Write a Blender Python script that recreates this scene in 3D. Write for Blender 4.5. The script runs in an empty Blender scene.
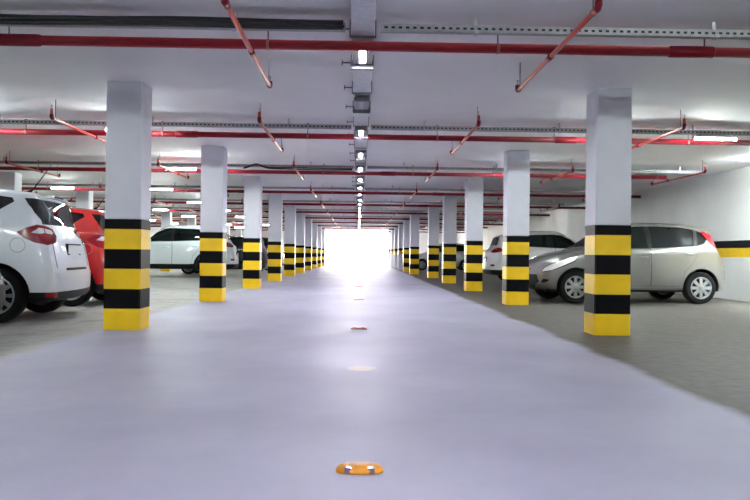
import bpy, bmesh, math, random
from mathutils import Vector, Matrix
from mathutils.bvhtree import BVHTree
random.seed(7)
C = bpy.context.scene.collection
SC = bpy.context.scene
PI = math.pi

# ------------------------------------------------------------------ materials
def new_mat(name):
    m = bpy.data.materials.new(name); m.use_nodes = True
    return m, m.node_tree.nodes, m.node_tree.links, m.node_tree.nodes['Principled BSDF']

def mat(name, col, rough=.5, metal=0., coat=0., spec=.5, noise=0., nscale=8., bump=0.):
    m, N, L, b = new_mat(name)
    b.inputs['Base Color'].default_value = (*col, 1)
    b.inputs['Roughness'].default_value = rough
    b.inputs['Metallic'].default_value = metal
    b.inputs['Coat Weight'].default_value = coat
    b.inputs['Coat Roughness'].default_value = .04
    b.inputs['Specular IOR Level'].default_value = spec
    if noise or bump:
        tc = N.new('ShaderNodeTexCoord'); nz = N.new('ShaderNodeTexNoise')
        nz.inputs['Scale'].default_value = nscale; nz.inputs['Detail'].default_value = 5
        L.new(tc.outputs['Object'], nz.inputs['Vector'])
        if noise:
            r = N.new('ShaderNodeMapRange')
            r.inputs['From Min'].default_value = .3; r.inputs['From Max'].default_value = .7
            r.inputs['To Min'].default_value = 1 - noise; r.inputs['To Max'].default_value = 1 + noise * .4
            L.new(nz.outputs['Fac'], r.inputs['Value'])
            mx = N.new('ShaderNodeVectorMath'); mx.operation = 'SCALE'
            mx.inputs[0].default_value = col
            L.new(r.outputs['Result'], mx.inputs['Scale'])
            L.new(mx.outputs['Vector'], b.inputs['Base Color'])
        if bump:
            bp = N.new('ShaderNodeBump'); bp.inputs['Strength'].default_value = bump; bp.inputs['Distance'].default_value = .01
            L.new(nz.outputs['Fac'], bp.inputs['Height']); L.new(bp.outputs['Normal'], b.inputs['Normal'])
    return m

def emit(name, col, s):
    m, N, L, b = new_mat(name)
    b.inputs['Base Color'].default_value = (.8, .8, .8, 1)
    b.inputs['Emission Color'].default_value = (*col, 1)
    b.inputs['Emission Strength'].default_value = s
    return m

def glass_mat(name, tint):
    m, N, L, b = new_mat(name)
    N.remove(b)
    out = N['Material Output']
    t = N.new('ShaderNodeBsdfTransparent'); t.inputs['Color'].default_value = (*tint, 1)
    g = N.new('ShaderNodeBsdfGlossy'); g.inputs['Roughness'].default_value = .03; g.inputs['Color'].default_value = (.9, .95, 1, 1)
    f = N.new('ShaderNodeFresnel'); f.inputs['IOR'].default_value = 1.5
    mx = N.new('ShaderNodeMixShader')
    L.new(f.outputs[0], mx.inputs[0]); L.new(t.outputs[0], mx.inputs[1]); L.new(g.outputs[0], mx.inputs[2])
    L.new(mx.outputs[0], out.inputs['Surface'])
    return m

M = {}
M['white_paint'] = mat('white_wall_paint', (.70, .715, .79), .55, noise=.06, nscale=3)
M['wall'] = mat('wall_paint', (.84, .86, .86), .6, noise=.06, nscale=1.2)
M['ceiling'] = mat('ceiling_paint', (.80, .79, .81), .75, noise=.06, nscale=.9)
M['yellow'] = mat('yellow_gloss_paint', (.92, .60, .010), .40, spec=.3, noise=.08, nscale=6)
M['black'] = mat('black_gloss_paint', (.004, .004, .006), .42, spec=.07)
M['red_pipe'] = mat('red_enamel', (.17, .004, .012), .38, spec=.25, noise=.15, nscale=5)
M['red_branch'] = mat('red_copper_enamel', (.48, .045, .025), .3, spec=.5)
M['rod'] = mat('rod_steel', (.22, .10, .10), .5)
M['galv'] = mat('galvanised_steel', (.50, .52, .55), .42, metal=.75, noise=.2, nscale=20)
M['tray'] = mat('tray_steel', (.40, .40, .42), .45, metal=.5, noise=.2, nscale=20)
M['galv_dark'] = mat('weathered_bracket_steel', (.16, .165, .18), .5, metal=.4)
M['cable'] = mat('black_cable_sheath', (.012, .013, .016), .45)
M['housing_grey'] = mat('lamp_body_zinc', (.20, .205, .225), .45, metal=.3)
M['lamp_plate'] = mat('lamp_end_plate', (.17, .165, .20), .45)
M['housing'] = mat('lamp_housing_enamel', (.72, .73, .78), .4)
M['diffuser'] = emit('led_diffuser', (.93, .88, 1.0), 430.)
M['diffuser_off'] = mat('unlit_diffuser', (.55, .56, .6), .25)
M['tube'] = emit('fluorescent_tube', (.90, 1.0, .95), 320.)
M['flood'] = emit('fill_lamp_diffuser', (.92, 1.0, .97), 760.)  # emission of the lamps added to brighten the right wall
M['stud'] = mat('amber_stud_plastic', (.86, .36, .03), .5, spec=.3, noise=.1, nscale=30)
M['stud_red'] = mat('terracotta_stud_plastic', (.48, .13, .05), .35)
M['reflector'] = mat('reflector_lens', (.20, .15, .24), .15, metal=.2)
M['rubber'] = mat('tyre_rubber', (.007, .007, .008), .8, spec=.15)
M['plastic'] = mat('black_trim_plastic', (.006, .006, .007), .5, spec=.2)
M['inside'] = mat('dark_cabin_lining', (.02, .02, .022), .8)
M['seat'] = mat('charcoal_seat_fabric', (.035, .035, .04), .9)
M['glass'] = glass_mat('tinted_glass', (.32, .42, .42))
M['glass_dark'] = glass_mat('privacy_glass', (.10, .12, .125))
M['glass_black'] = mat('black_backed_glass', (.006, .007, .008), .06, spec=.5)
M['alloy'] = mat('alloy_wheel', (.45, .46, .48), .3, metal=.85)
M['cover'] = mat('silver_wheel_cover', (.27, .275, .285), .4, metal=.5)
M['lamp_red'] = mat('red_lamp_lens', (.24, .002, .006), .14, coat=.3)
M['lamp_dark'] = mat('dark_red_lamp_edge', (.06, .002, .004), .3, spec=.2)
M['lamp_clear'] = mat('clear_lamp_lens', (.80, .80, .82), .12, metal=.2, coat=1)
M['lamp_amber'] = mat('amber_lamp_lens', (.75, .28, .03), .15, coat=1)
M['plate'] = mat('plate_white', (.62, .63, .66), .4)
M['chrome'] = mat('chrome_trim', (.7, .7, .72), .12, metal=1)
M['asphalt'] = mat('outside_concrete', (.65, .64, .6), .8, noise=.1)
M['paint_white'] = mat('white_car_paint', (.70, .74, .82), .28, coat=.8)
M['paint_ice'] = mat('ice_white_car_paint', (.68, .76, .78), .28, coat=.8)
M['paint_pearl'] = mat('pearl_white_car_paint', (.74, .74, .74), .28, coat=.8)
M['paint_silver'] = mat('silver_car_paint', (.175, .177, .168), .33, metal=.55, coat=.9)
M['paint_sedan'] = mat('pale_silver_car_paint', (.60, .62, .65), .30, metal=.25, coat=.9)
M['paint_red'] = mat('red_car_paint', (.44, .012, .010), .25, coat=.9)
M['paint_graphite'] = mat('graphite_car_paint', (.012, .013, .015), .25, coat=.9)
M['paint_black'] = mat('black_car_paint', (.010, .010, .012), .22, coat=.9)

def floor_material():
    m, N, L, b = new_mat('sealed_concrete_floor')
    tc = N.new('ShaderNodeTexCoord')
    sep = N.new('ShaderNodeSeparateXYZ'); L.new(tc.outputs['Object'], sep.inputs[0])
    def noise(scale, detail=5, stretch=None, rough=.55):
        n = N.new('ShaderNodeTexNoise'); n.inputs['Scale'].default_value = scale; n.inputs['Detail'].default_value = detail
        n.inputs['Roughness'].default_value = rough
        if stretch:
            mp = N.new('ShaderNodeMapping'); mp.inputs['Scale'].default_value = stretch
            L.new(tc.outputs['Object'], mp.inputs['Vector']); L.new(mp.outputs['Vector'], n.inputs['Vector'])
        else: L.new(tc.outputs['Object'], n.inputs['Vector'])
        return n.outputs['Fac']
    def math_(op, a, bb=None):
        n = N.new('ShaderNodeMath'); n.operation = op
        for i, v in enumerate((a, bb)):
            if v is None: continue
            if isinstance(v, (int, float)): n.inputs[i].default_value = v
            else: L.new(v, n.inputs[i])
        return n.outputs[0]
    def rng(v, a, bb, c, d, smooth=False):
        n = N.new('ShaderNodeMapRange')
        if smooth: n.interpolation_type = 'SMOOTHSTEP'
        for k, x in zip(('From Min', 'From Max', 'To Min', 'To Max'), (a, bb, c, d)): n.inputs[k].default_value = x
        L.new(v, n.inputs['Value']); return n.outputs['Result']
    def mix(f, a, bb):
        n = N.new('ShaderNodeMix'); n.data_type = 'RGBA'
        if isinstance(f, (int, float)): n.inputs[0].default_value = f
        else: L.new(f, n.inputs[0])
        for i, v in ((6, a), (7, bb)):
            if isinstance(v, tuple): n.inputs[i].default_value = (*v, 1)
            else: L.new(v, n.inputs[i])
        return n.outputs[2]
    # x measured across the aisle, wobbling edge of the sealed lane
    edge = math_('ADD', sep.outputs['X'], math_('MULTIPLY', math_('SUBTRACT', noise(.8), .5), .35))
    right = rng(edge, 2.08, 2.24, 0, 1, True)
    left = rng(edge, -3.0, -2.75, 1, 0, True)
    bay = math_('MAXIMUM', right, left)
    big = noise(.55, 4); fine = noise(9, 7); streak = noise(1.0, 6, (1.3, .5, 1))
    lane = mix(rng(big, .35, .65, 0, 1), (.385, .385, .50), (.49, .49, .605))
    lane = mix(rng(streak, .45, .80, 0, .30), lane, (.36, .36, .45))
    lane = mix(rng(fine, .45, .8, 0, .22), lane, (.40, .40, .45))
    rbay = mix(rng(fine, .35, .7, 0, 1), (.135, .126, .112), (.085, .079, .070))
    lbay = mix(rng(fine, .35, .7, 0, 1), (.44, .44, .41), (.33, .325, .30))
    bayc = mix(rng(sep.outputs['X'], -.5, .5, 0, 1), lbay, rbay)
    bayc = mix(rng(noise(1.6, 6), .52, .72, 0, .45), bayc, (.075, .064, .055))
    col = mix(bay, lane, bayc)
    # pale beige ghost of a missing stud
    def ghost(x, y, r):
        v = N.new('ShaderNodeVectorMath'); v.operation = 'DISTANCE'
        L.new(tc.outputs['Object'], v.inputs[0]); v.inputs[1].default_value = (x, y, 0)
        d = math_('ADD', v.outputs['Value'], math_('MULTIPLY', math_('SUBTRACT', noise(14), .5), .12))
        return rng(d, r * .6, r, .75, 0, True)
    col = mix(ghost(.03, 5.85, .14), col, (.70, .62, .52))
    L.new(col, b.inputs['Base Color'])
    rl = rng(noise(1.3, 6, (1.3, .7, 1)), .3, .7, .44, .62)
    n = N.new('ShaderNodeMix'); n.data_type = 'FLOAT'
    L.new(bay, n.inputs[0]); L.new(rl, n.inputs[2]); n.inputs[3].default_value = .55
    L.new(n.outputs[0], b.inputs['Roughness'])
    b.inputs['Specular IOR Level'].default_value = .22
    bp = N.new('ShaderNodeBump'); bp.inputs['Strength'].default_value = .10; bp.inputs['Distance'].default_value = .02
    L.new(noise(3.5, 6), bp.inputs['Height']); L.new(bp.outputs['Normal'], b.inputs['Normal'])
    return m
M['floor'] = floor_material()

# ------------------------------------------------------------------ mesh helpers
class MB:
    def __init__(s): s.v = []; s.f = []; s.mi = []; s.smooth = []
    def add(s, vs, fs, mi=0, smooth=False):
        o = len(s.v); s.v += [tuple(p) for p in vs]
        for f in fs: s.f.append(tuple(i + o for i in f)); s.mi.append(mi); s.smooth.append(smooth)
    def box(s, x0, x1, y0, y1, z0, z1, mi=0):
        s.add([(x0,y0,z0),(x1,y0,z0),(x1,y1,z0),(x0,y1,z0),(x0,y0,z1),(x1,y0,z1),(x1,y1,z1),(x0,y1,z1)],
              [(0,3,2,1),(4,5,6,7),(0,1,5,4),(1,2,6,5),(2,3,7,6),(3,0,4,7)], mi)
    def tube(s, pts, r, n=12, mi=0, cap=True):
        pts = [Vector(p) for p in pts]; rings = []
        rr = r if isinstance(r, (list, tuple)) else [r] * len(pts)
        prev = None
        for i, p in enumerate(pts):
            d = ((pts[min(i+1, len(pts)-1)] - pts[max(i-1, 0)])).normalized()
            if prev is None:
                a = d.cross(Vector((0,0,1)))
                if a.length < .01: a = d.cross(Vector((1,0,0)))
            else: a = prev - d * prev.dot(d)
            a.normalize(); prev = a; bb = d.cross(a)
            rings.append([p + (a*math.cos(2*PI*k/n) + bb*math.sin(2*PI*k/n)) * rr[i] for k in range(n)])
        vs = [q for ring in rings for q in ring]; fs = []
        for i in range(len(pts)-1):
            for k in range(n):
                k2 = (k+1) % n
                fs.append((i*n+k, i*n+k2, (i+1)*n+k2, (i+1)*n+k))
        s.add(vs, fs, mi, True)
        if cap:
            o = len(s.v) - len(vs)
            s.f.append(tuple(o + k for k in reversed(range(n)))); s.mi.append(mi); s.smooth.append(False)
            s.f.append(tuple(o + (len(pts)-1)*n + k for k in range(n))); s.mi.append(mi); s.smooth.append(False)
    def lathe(s, prof, axis='y', c=(0,0,0), n=32, mi=0, closed=True):
        # prof: (radius, along)
        vs = []; m = len(prof)
        for k in range(n):
            a = 2*PI*k/n
            for r, h in prof:
                if axis == 'y': vs.append((c[0]+r*math.cos(a), c[1]+h, c[2]+r*math.sin(a)))
                else: vs.append((c[0]+r*math.cos(a), c[1]+r*math.sin(a), c[2]+h))
        fs = []
        for k in range(n):
            k2 = (k+1) % n
            for j in range(m if closed else m-1):
                j2 = (j+1) % m
                fs.append((k*m+j, k*m+j2, k2*m+j2, k2*m+j))
        s.add(vs, fs, mi, True)
    def mesh(s, name, mats, recalc=True):
        me = bpy.data.meshes.new(name)
        me.from_pydata(s.v, [], s.f)
        for m in mats: me.materials.append(m)
        for p, i, sm in zip(me.polygons, s.mi, s.smooth): p.material_index = i; p.use_smooth = sm
        if recalc:
            b = bmesh.new(); b.from_mesh(me); bmesh.ops.recalc_face_normals(b, faces=b.faces); b.to_mesh(me); b.free()
        return me
    def build(s, name, mats, parent=None, **kw):
        if not isinstance(mats, (list, tuple)): mats = [mats]
        return link(name, s.mesh(name, mats), parent)

def link(name, me, parent=None):
    o = bpy.data.objects.new(name, me); C.objects.link(o)
    if parent is not None: o.parent = parent
    return o

def tag(o, label=None, cat=None, group=None, kind=None):
    if label: o['label'] = label
    if cat: o['category'] = cat
    if group: o['group'] = group
    if kind: o['kind'] = kind
    return o

def empty(name, loc=(0,0,0), rz=0):
    o = bpy.data.objects.new(name, None); C.objects.link(o)
    o.location = loc; o.rotation_euler = (0, 0, rz); o.empty_display_size = .2
    return o

def copy_tree(o, parent=None):
    c = o.copy(); C.objects.link(c); c.parent = parent
    for ch in list(o.children): copy_tree(ch, c)
    return c

def bevelled(me, w=.01, seg=2, angle=.6):
    b = bmesh.new(); b.from_mesh(me)
    es = [e for e in b.edges if len(e.link_faces) == 2 and e.calc_face_angle(0) > angle]
    bmesh.ops.bevel(b, geom=es, offset=w, segments=seg, affect='EDGES', profile=.5, clamp_overlap=True)
    b.to_mesh(me); b.free(); return me

ORD = ['first','second','third','fourth','fifth','sixth','seventh','eighth','ninth','tenth','eleventh','twelfth','thirteenth',
       'fourteenth','fifteenth','sixteenth','seventeenth','eighteenth','nineteenth','twentieth','twenty-first','twenty-second',
       'twenty-third','twenty-fourth','twenty-fifth','twenty-sixth']

# ------------------------------------------------------------------ layout numbers (metres)
H = 2.755; PW = .40; Y1 = 8.525; SP = 5.096
XL, XR = -2.414, 2.633             # inner faces of the pillar rows
WR, WL = 7.9, -14.2                # side walls
YB, YE = -9.0, 61.5                # back wall, exit wall

# ------------------------------------------------------------------ setting
m_ = MB(); m_.box(WL-.3, WR+.3, YB-.3, YE+.3, -.25, 0); tag(m_.build('floor', M['floor']), kind='structure')
m_ = MB(); m_.box(WL-.3, WR+.3, YB-.3, YE+.3, H, H+.25); tag(m_.build('ceiling', M['ceiling']), kind='structure')
def banded_wall(name, boxfn):
    m = MB(); zs = [0, .895, 1.095, 1.25, H]
    for i, mi in enumerate((0, 1, 2, 0)): boxfn(m, zs[i], zs[i+1], mi)
    o = m.build(name, [M['wall'], M['yellow'], M['black']]); return tag(o, kind='structure')
banded_wall('wall_right', lambda m, a, b, i: m.box(WR, WR+.3, YB, YE, a, b, i))
banded_wall('wall_left', lambda m, a, b, i: m.box(WL-.3, WL, YB, YE, a, b, i))
banded_wall('wall_back', lambda m, a, b, i: m.box(WL-.3, WR+.3, YB-.3, YB, a, b, i))
m_ = MB(); OX0, OX1 = -2.75, 2.55
m_.box(WL-.3, OX0, YE, YE+.3, 0, H); m_.box(OX1, WR+.3, YE, YE+.3, 0, H); m_.box(OX0, OX1, YE, YE+.3, H-.10, H)
tag(m_.build('wall_far', M['wall']), kind='structure')
m_ = MB(); m_.box(-30, 30, YE+.3, YE+60, -.25, -.005); tag(m_.build('outside_ground', M['asphalt']), kind='structure')

# ------------------------------------------------------------------ pillars
def pillar_meshes(style):
    zt = [0, .238, .455, .678, .896, 1.118, 1.228]
    base = MB(); h = PW/2
    if style == 'striped':
        for i in range(6): base.box(-h-.002, h+.002, -h-.002, h+.002, zt[i], zt[i+1], (0, 1)[i % 2])
        sh = MB(); sh.box(-h, h, -h, h, 1.228, H)
        return [('striped_base', merged(base, [M['yellow'], M['black']])), ('shaft', bevelled(sh.mesh('shaft', [M['white_paint']]), .012))]
    if style == 'banded':
        base.box(-h-.002, h+.002, -h-.002, h+.002, .90, 1.10, 0); base.box(-h-.002, h+.002, -h-.002, h+.002, 1.10, 1.25, 1)
        lo = MB(); lo.box(-h, h, -h, h, 0, .90); up = MB(); up.box(-h, h, -h, h, 1.25, H)
        return [('painted_band', merged(base, [M['yellow'], M['black']])), ('lower_shaft', lo.mesh('lower_shaft', [M['white_paint']])), ('upper_shaft', up.mesh('upper_shaft', [M['white_paint']]))]
def merged(mb, mats):
    me = mb.mesh('b', mats, False)
    b = bmesh.new(); b.from_mesh(me)
    bmesh.ops.remove_doubles(b, verts=b.verts, dist=1e-5)
    # drop the doubled inner faces between bands, then round the upright corners
    seen = {}
    for f in b.faces: seen.setdefault(tuple(sorted(v.index for v in f.verts)), []).append(f)
    dead = [f for fs in seen.values() if len(fs) > 1 for f in fs]
    bmesh.ops.delete(b, geom=dead, context='FACES_ONLY')
    es = [e for e in b.edges if abs(e.verts[0].co.z - e.verts[1].co.z) > .05 and len(e.link_faces) == 2]
    bmesh.ops.bevel(b, geom=es, offset=.012, segments=2, affect='EDGES', material=-1)
    bmesh.ops.recalc_face_normals(b, faces=b.faces)
    b.to_mesh(me); b.free(); return me
PM = {k: pillar_meshes(k) for k in ('striped', 'banded')}
def pillar(x, y, style, label, group):
    r = tag(empty('concrete_pillar', (x, y, 0)), label, 'pillar', group, 'thing')
    for nm, me in PM[style]: link(nm, me, r)
for k in range(10):
    pillar(XL - PW/2, Y1 + SP*k + PW/2, 'striped', f'striped yellow and black pillar, {ORD[k]} from the camera left of the aisle', 'striped pillars left of the aisle')
for k in range(7):
    x = XR + PW/2 - (.35 if k > 4 else 0)
    pillar(x, Y1 - .054 + SP*k + PW/2, 'striped', f'striped yellow and black pillar, {ORD[k]} from the camera right of the aisle', 'striped pillars right of the aisle')
for k in range(7, 11):
    pillar(XR + PW/2 - .35, Y1 - .054 + SP*k + PW/2 - (.35 if k == 10 else 0), 'banded', f'white pillar with one yellow and black band, {ORD[k-7]} beyond the striped right row', 'banded pillars near the exit')
for k in range(2, 10):
    pillar(-8.55, Y1 + SP*k + PW/2, 'striped', f'pillar of the outer left row behind the parked cars, {ORD[k-2]} from the camera', 'pillars of the outer left row')

# ------------------------------------------------------------------ sprinkler lines
MAIN_Y = [6.25, 11.1, 16.1, 21.3, 26.5, 31.5, 36.6, 41.7, 46.8, 51.9, 57.0]
ZM, ZB = 2.572, 2.505
def sprinkler_line(i, y, label):
    x1 = 6.50 if i == 2 else 7.88
    xw = -14.18
    r = tag(empty('sprinkler_line', (0, y, ZM)), label, 'sprinkler pipe', 'red sprinkler lines under the ceiling')
    near = i < 4; n = 16 if near else 8
    R = .041
    m = MB(); m.tube([(xw, 0, 0), (x1, 0, 0)], R, n); m.build('main_pipe', M['red_pipe'], r)
    cps = {0: [-2.78, 2.72, -6.4], 1: [-2.5, 3.0, -7.], 2: [-5.2, .6]}.get(i, [-3.2, 2.2])
    for cx in cps:
        m = MB(); l = .16 if i else .19
        m.tube([(cx-l, 0, 0), (cx-l+.012, 0, 0), (cx+l-.012, 0, 0), (cx+l, 0, 0)], [R, R*1.17, R*1.17, R], n); m.build('pipe_coupling', M['red_pipe'], r)
    if i == 0:
        m = MB(); m.tube([(-4.2, 0, 0), (-2.62, 0, 0)], R*1.22, n); m.build('pipe_coupling', M['red_pipe'], r)
    for rx in (-12.2, -10.4, -8.6, -6.7, -4.8, -2.85, -.76, 1.12, 2.83, 4.8, 6.3):
        m = MB(); m.tube([(rx, 0, R*.9), (rx, 0, H-ZM)], .006, 6)
        m.tube([(rx-.012, 0, 0), (rx+.012, 0, 0)], R*1.1, n)
        m.box(rx-.018, rx+.018, -.018, .018, H-ZM-.012, H-ZM)
        m.build('hanger_rod', M['rod'], r)
    xs = [(-.89, 1.55) if i == 0 else (-1.25, 1.475)][0]
    brs = [-11.9, -9.3, -6.63, -3.8, xs[0], xs[1], 4.06, 6.54]
    if i == 0: brs = [-9.3, -6.63, -3.8, xs[0], xs[1], 4.06, 6.54]
    for bx in brs:
        y0 = (-1.28 if i == 0 else -1.6) ; y1 = 1.27 if i == 0 else (1.2 if i == 1 else .95)
        if bx == 6.54 and i == 2: y0, y1 = -1.75, .9
        zb = ZB - ZM; rb = .019
        m = MB()
        m.tube([(bx, y0, zb+.11), (bx, y0, zb+.03), (bx, y0+.012, zb+.008), (bx, y0+.035, zb), (bx, y1-.035, zb), (bx, y1-.012, zb+.006), (bx, y1, zb+.025), (bx, y1, zb+.05)], rb, n)
        b = m.build('branch_pipe', M['red_branch'], r)
        m = MB()
        m.tube([(bx, -.06, zb), (bx, .06, zb)], rb*1.3, n); m.tube([(bx, 0, zb+.01), (bx, 0, -R*.6)], rb*1.1, n)
        m.build('tee_fitting', M['red_pipe'], b)
        if i < 5:
            m = MB()
            m.tube([(bx, y0, zb+.045), (bx, y0, zb+.02), (bx, y0+.02, zb), (bx, y0+.06, zb)], rb*1.35, n)
            m.build('elbow_fitting', M['red_pipe'], b)
            m = MB(); m.tube([(bx, y1-.05, zb), (bx, y1-.01, zb+.004), (bx, y1, zb+.02), (bx, y1, zb+.05)], rb*1.35, n); m.build('elbow_fitting', M['red_pipe'], b)
            for yy, zz in ((y0, zb+.11), (y1, zb+.05)):
                m = MB(); m.tube([(bx, yy, zz), (bx, yy, zz+.02), (bx, yy, zz+.022), (bx, yy, zz+.045)], [.010, .010, .005, .005], 8)
                m.lathe([(0, .045), (.016, .046), (.016, .049), (0, .05)], 'z', (bx, yy, zz), 10, closed=False)
                m.build('sprinkler_head', M['chrome'], b)
            for yy in (y0+.12, y1-.10):
                m = MB(); m.tube([(bx, yy, zb+rb*.8), (bx, yy, H-ZM)], .0045, 6); m.tube([(bx, yy-.01, zb), (bx, yy+.01, zb)], rb*1.2, n)
                m.build('branch_hanger', M['rod'], b)
for i, y in enumerate(MAIN_Y):
    sprinkler_line(i, y, f'red sprinkler pipe with short branches crossing the ceiling, {ORD[i]} from the camera')
# ------------------------------------------------------------------ cross trays
TRAY_Y = [5.98, 10.68, 15.6, 20.8, 26.0, 31.0, 36.1, 41.2, 46.3, 51.4]
ZT = 2.612
def slot_wall(m, x0, x1, y, t, z0, z1, pitch):
    zl, zh = z0 + (z1-z0)*.36, z0 + (z1-z0)*.68
    m.box(x0, x1, y, y+t, z0, zl); m.box(x0, x1, y, y+t, zh, z1)
    n = int((x1-x0)/pitch)
    for k in range(n+1):
        xx = x0 + k*pitch; m.box(xx, min(xx+pitch*.5, x1), y, y+t, zl, zh)
def tray_part(x0, x1, fine):
    m = MB(); hh = .058
    if fine: slot_wall(m, x0, x1, -.03, .002, 0, hh, .056)
    else: m.box(x0, x1, -.03, -.028, 0, hh)
    m.box(x0, x1, .028, .03, 0, hh); m.box(x0, x1, -.03, .03, 0, .002); m.box(x0, x1, -.03, .03, hh-.002, hh)
    m.box(x0+.01, x1-.01, -.020, .026, .004, hh-.004, 1)  # dark core painted in as the shade inside the slots
    return m
tray_cache = {}
for i, y in enumerate(TRAY_Y):
    r = tag(empty('cable_tray', (0, y, ZT)), f'perforated steel cable tray fixed across the ceiling, {ORD[i]} from the camera', 'cable tray', 'cross trays under the ceiling')
    fine = i < 4
    for (x0, x1) in ((-13.9, -.125), (.15, 7.0 if i else 7.7)):
        me = tray_part(x0, x1, fine).mesh('tray_channel', [M['tray'], M['cable']], False); link('tray_channel', me, r)
    for bx in (-12, -9.6, -7.2, -5.0, -2.9, -1.0, .9, 2.8, 4.7, 6.6):
        m = MB(); m.box(bx-.015, bx+.015, .031, .036, -.006, H-ZT-.001); m.box(bx-.015, bx+.015, -.032, .036, -.006, -.0005); m.box(bx-.015, bx+.015, -.036, -.031, -.006, .02)
        m.build('tray_bracket', M['galv'], r)
# cables
def cable_run(name, y, xs, r, label, lift=0., n=10, sagpos=None):
    m = MB()
    for j, (dy, dz, rr) in enumerate(r):
        pts = []
        k = 60
        for a in range(k+1):
            x = xs[0] + (xs[1]-xs[0])*a/k
            pts.append((x, y + dy + .008*math.sin(x*2.1+j*1.7), ZT + dz + .005*math.sin(x*3.3+j) + (sagpos(x, j) if sagpos else 0)))
        m.tube(pts, rr, n)
    return tag(m.build(name, M['cable']), label, 'cable')
cable_run('cable_bundle', 5.98, (-9, -.14), [(-.067, .050, .019), (-.068, .012, .020), (-.094, .032, .018), (-.066, .034, .014)], 'thick black cable bundle along the nearest ceiling tray, left of the middle')
cable_run('loose_cable', 15.6, (-2.35, -.15), [(-.052, .0, .012), (-.056, -.026, .012)], 'dark cable humped out of the third tray, right of the second left pillar',
          sagpos=lambda x, j: .075*math.exp(-((x+2.1)/.16)**2) - .01)
cable_run('loose_cable', 5.98, (3.3+2.2, 7.6), [(-.060, .025, .009), (-.062, .008, .008)], 'thin dark cable slung under the nearest tray at the right')

# ------------------------------------------------------------------ central trunking with lamps
XT = .012
r = tag(empty('cable_trunking', (XT, 0, 2.63)), 'grey galvanised cable trunking running down the middle of the aisle ceiling', 'cable trunking')
m = MB(); seg = [(YB+.2, 8.9), (8.9, 13.0), (13.0, 25), (25, YE-.5)]
for a, b in seg:
    m = MB(); m.box(-.092, .092, a+.003, b-.003, 0, .07); link('trunking_channel', bevelled(m.mesh('trunking_channel', [M['galv']]), .004, 1), r)
yy = 4.0; k = 0
while yy < 60:
    if min(abs(yy-ty) for ty in TRAY_Y) < .08: yy += .13
    m = MB(); m.box(-.108, -.098, yy-.03, yy+.03, -.006, H-2.63); m.box(.098, .108, yy-.03, yy+.03, -.006, H-2.63); m.box(-.108, .108, yy-.03, yy+.03, -.006, -.0005)
    m.box(-.19, -.10, yy-.006, yy+.006, .05, .062); m.box(-.195, -.185, yy-.006, yy+.006, .03, .08)
    m.build('hanger_bracket', M['galv_dark'], r)
    yy += 1.085; k += 1

def lamp_proto(lit):
    r = empty('hanging_batten_lamp')
    m = MB(); m.box(-.085, .085, -.25, .25, -.055, 0); link('lamp_housing', bevelled(m.mesh('h', [M['housing_grey']]), .012), r)
    m = MB(); m.box(-.024, .024, -.20, .20, -.057, -.050); link('diffuser', bevelled(m.mesh('d', [M['diffuser' if lit else 'diffuser_off']]), .002, 1), r)
    m = MB(); m.box(-.10, .10, .30, .31, -.085, -.005); link('end_plate', bevelled(m.mesh('p', [M['lamp_plate'] if lit else M['galv_dark']]), .002, 1), r)
    return r
LP, LO = lamp_proto(True), None
lamp_y = []
for k in range(24):
    y = 6.56 + 2.19*k
    for my in MAIN_Y:
        if abs(my - y) < .33: y = my + (.33 if y > my else -.36)
    lamp_y.append(y)
for k, y in enumerate(lamp_y):
    if k == 1: o = lamp_proto(False)
    else: o = LP if k == 0 else copy_tree(LP)
    o.location = (XT, y, 2.623)
    tag(o, f'{"unlit" if k == 1 else "lit"} batten lamp under the central ceiling trunking, {ORD[k]} from the camera', 'ceiling lamp', 'batten lamps along the aisle')
for y in (-6.7, -4.55, -2.36, -.17, 2.02):
    o = copy_tree(LP); o.location = (XT, y, 2.623)
    tag(o, 'lit batten lamp under the trunking, out of frame above the viewer', 'ceiling lamp', 'batten lamps out of frame')

# tubes under the cross trays
def tube_proto():
    r = empty('tube_light')
    m = MB(); m.box(-.31, .31, -.055, .055, 0, .035); link('lamp_housing', bevelled(m.mesh('h', [M['housing']]), .006, 1), r)
    m = MB(); m.tube([(-.295, 0, -.018), (.295, 0, -.018)], .0135, 12); m.build('glowing_tube', M['tube'], r)
    m = MB(); m.box(-.31, -.295, -.022, .022, -.042, 0); m.box(.295, .31, -.022, .022, -.042, 0); m.build('lamp_holder', M['housing'], r)
    return r
TP = tube_proto(); first = True
def tube_at(x, y, label, grp, z=None):
    global first
    o = TP if first else copy_tree(TP); first = False
    if x in (-2.95, 3.19): o.scale.x = .85  # added tubes cut short to stay hidden behind pillars
    o.location = (x, y, ZT - .0425 if z is None else z); tag(o, label, 'tube light', grp)
LX = [(-4.6, -7.4), (-5.28, -3.22, -8.3), (-4.75, -3.62, -2.95, -10.4), (-5.35, -8.0, -11.2), (-5.5, -8.0, -11.2)]  # outer, unseen and pillar-hidden tubes are added for brightness
RX = [(5.5, 6.15), (5.0, 3.5), (5.1, 3.19), (), (), (6.45,), ()]  # includes hidden tubes added to light pillars and the silver car's nose
for i, y in enumerate(TRAY_Y):
    for j, x in enumerate(LX[min(i, 4)]):
        tube_at(x, y, f'lit tube light under the {ORD[i]} cross tray, {ORD[j]} one left of the aisle', 'tube lights over the left bays')
    for j, x in enumerate(RX[min(i, 6)]):
        tube_at(x, y, f'lit tube light under the {ORD[i]} cross tray, {ORD[j]} one right of the aisle', 'tube lights over the right bays')
r = empty('fill_tube_light')  # unseen tubes added to light the pillar fronts and near floor
for ch in list(TP.children): copy_tree(ch, r)
for ch in r.children: ch.matrix_parent_inverse = Matrix()
TQ = r
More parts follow.
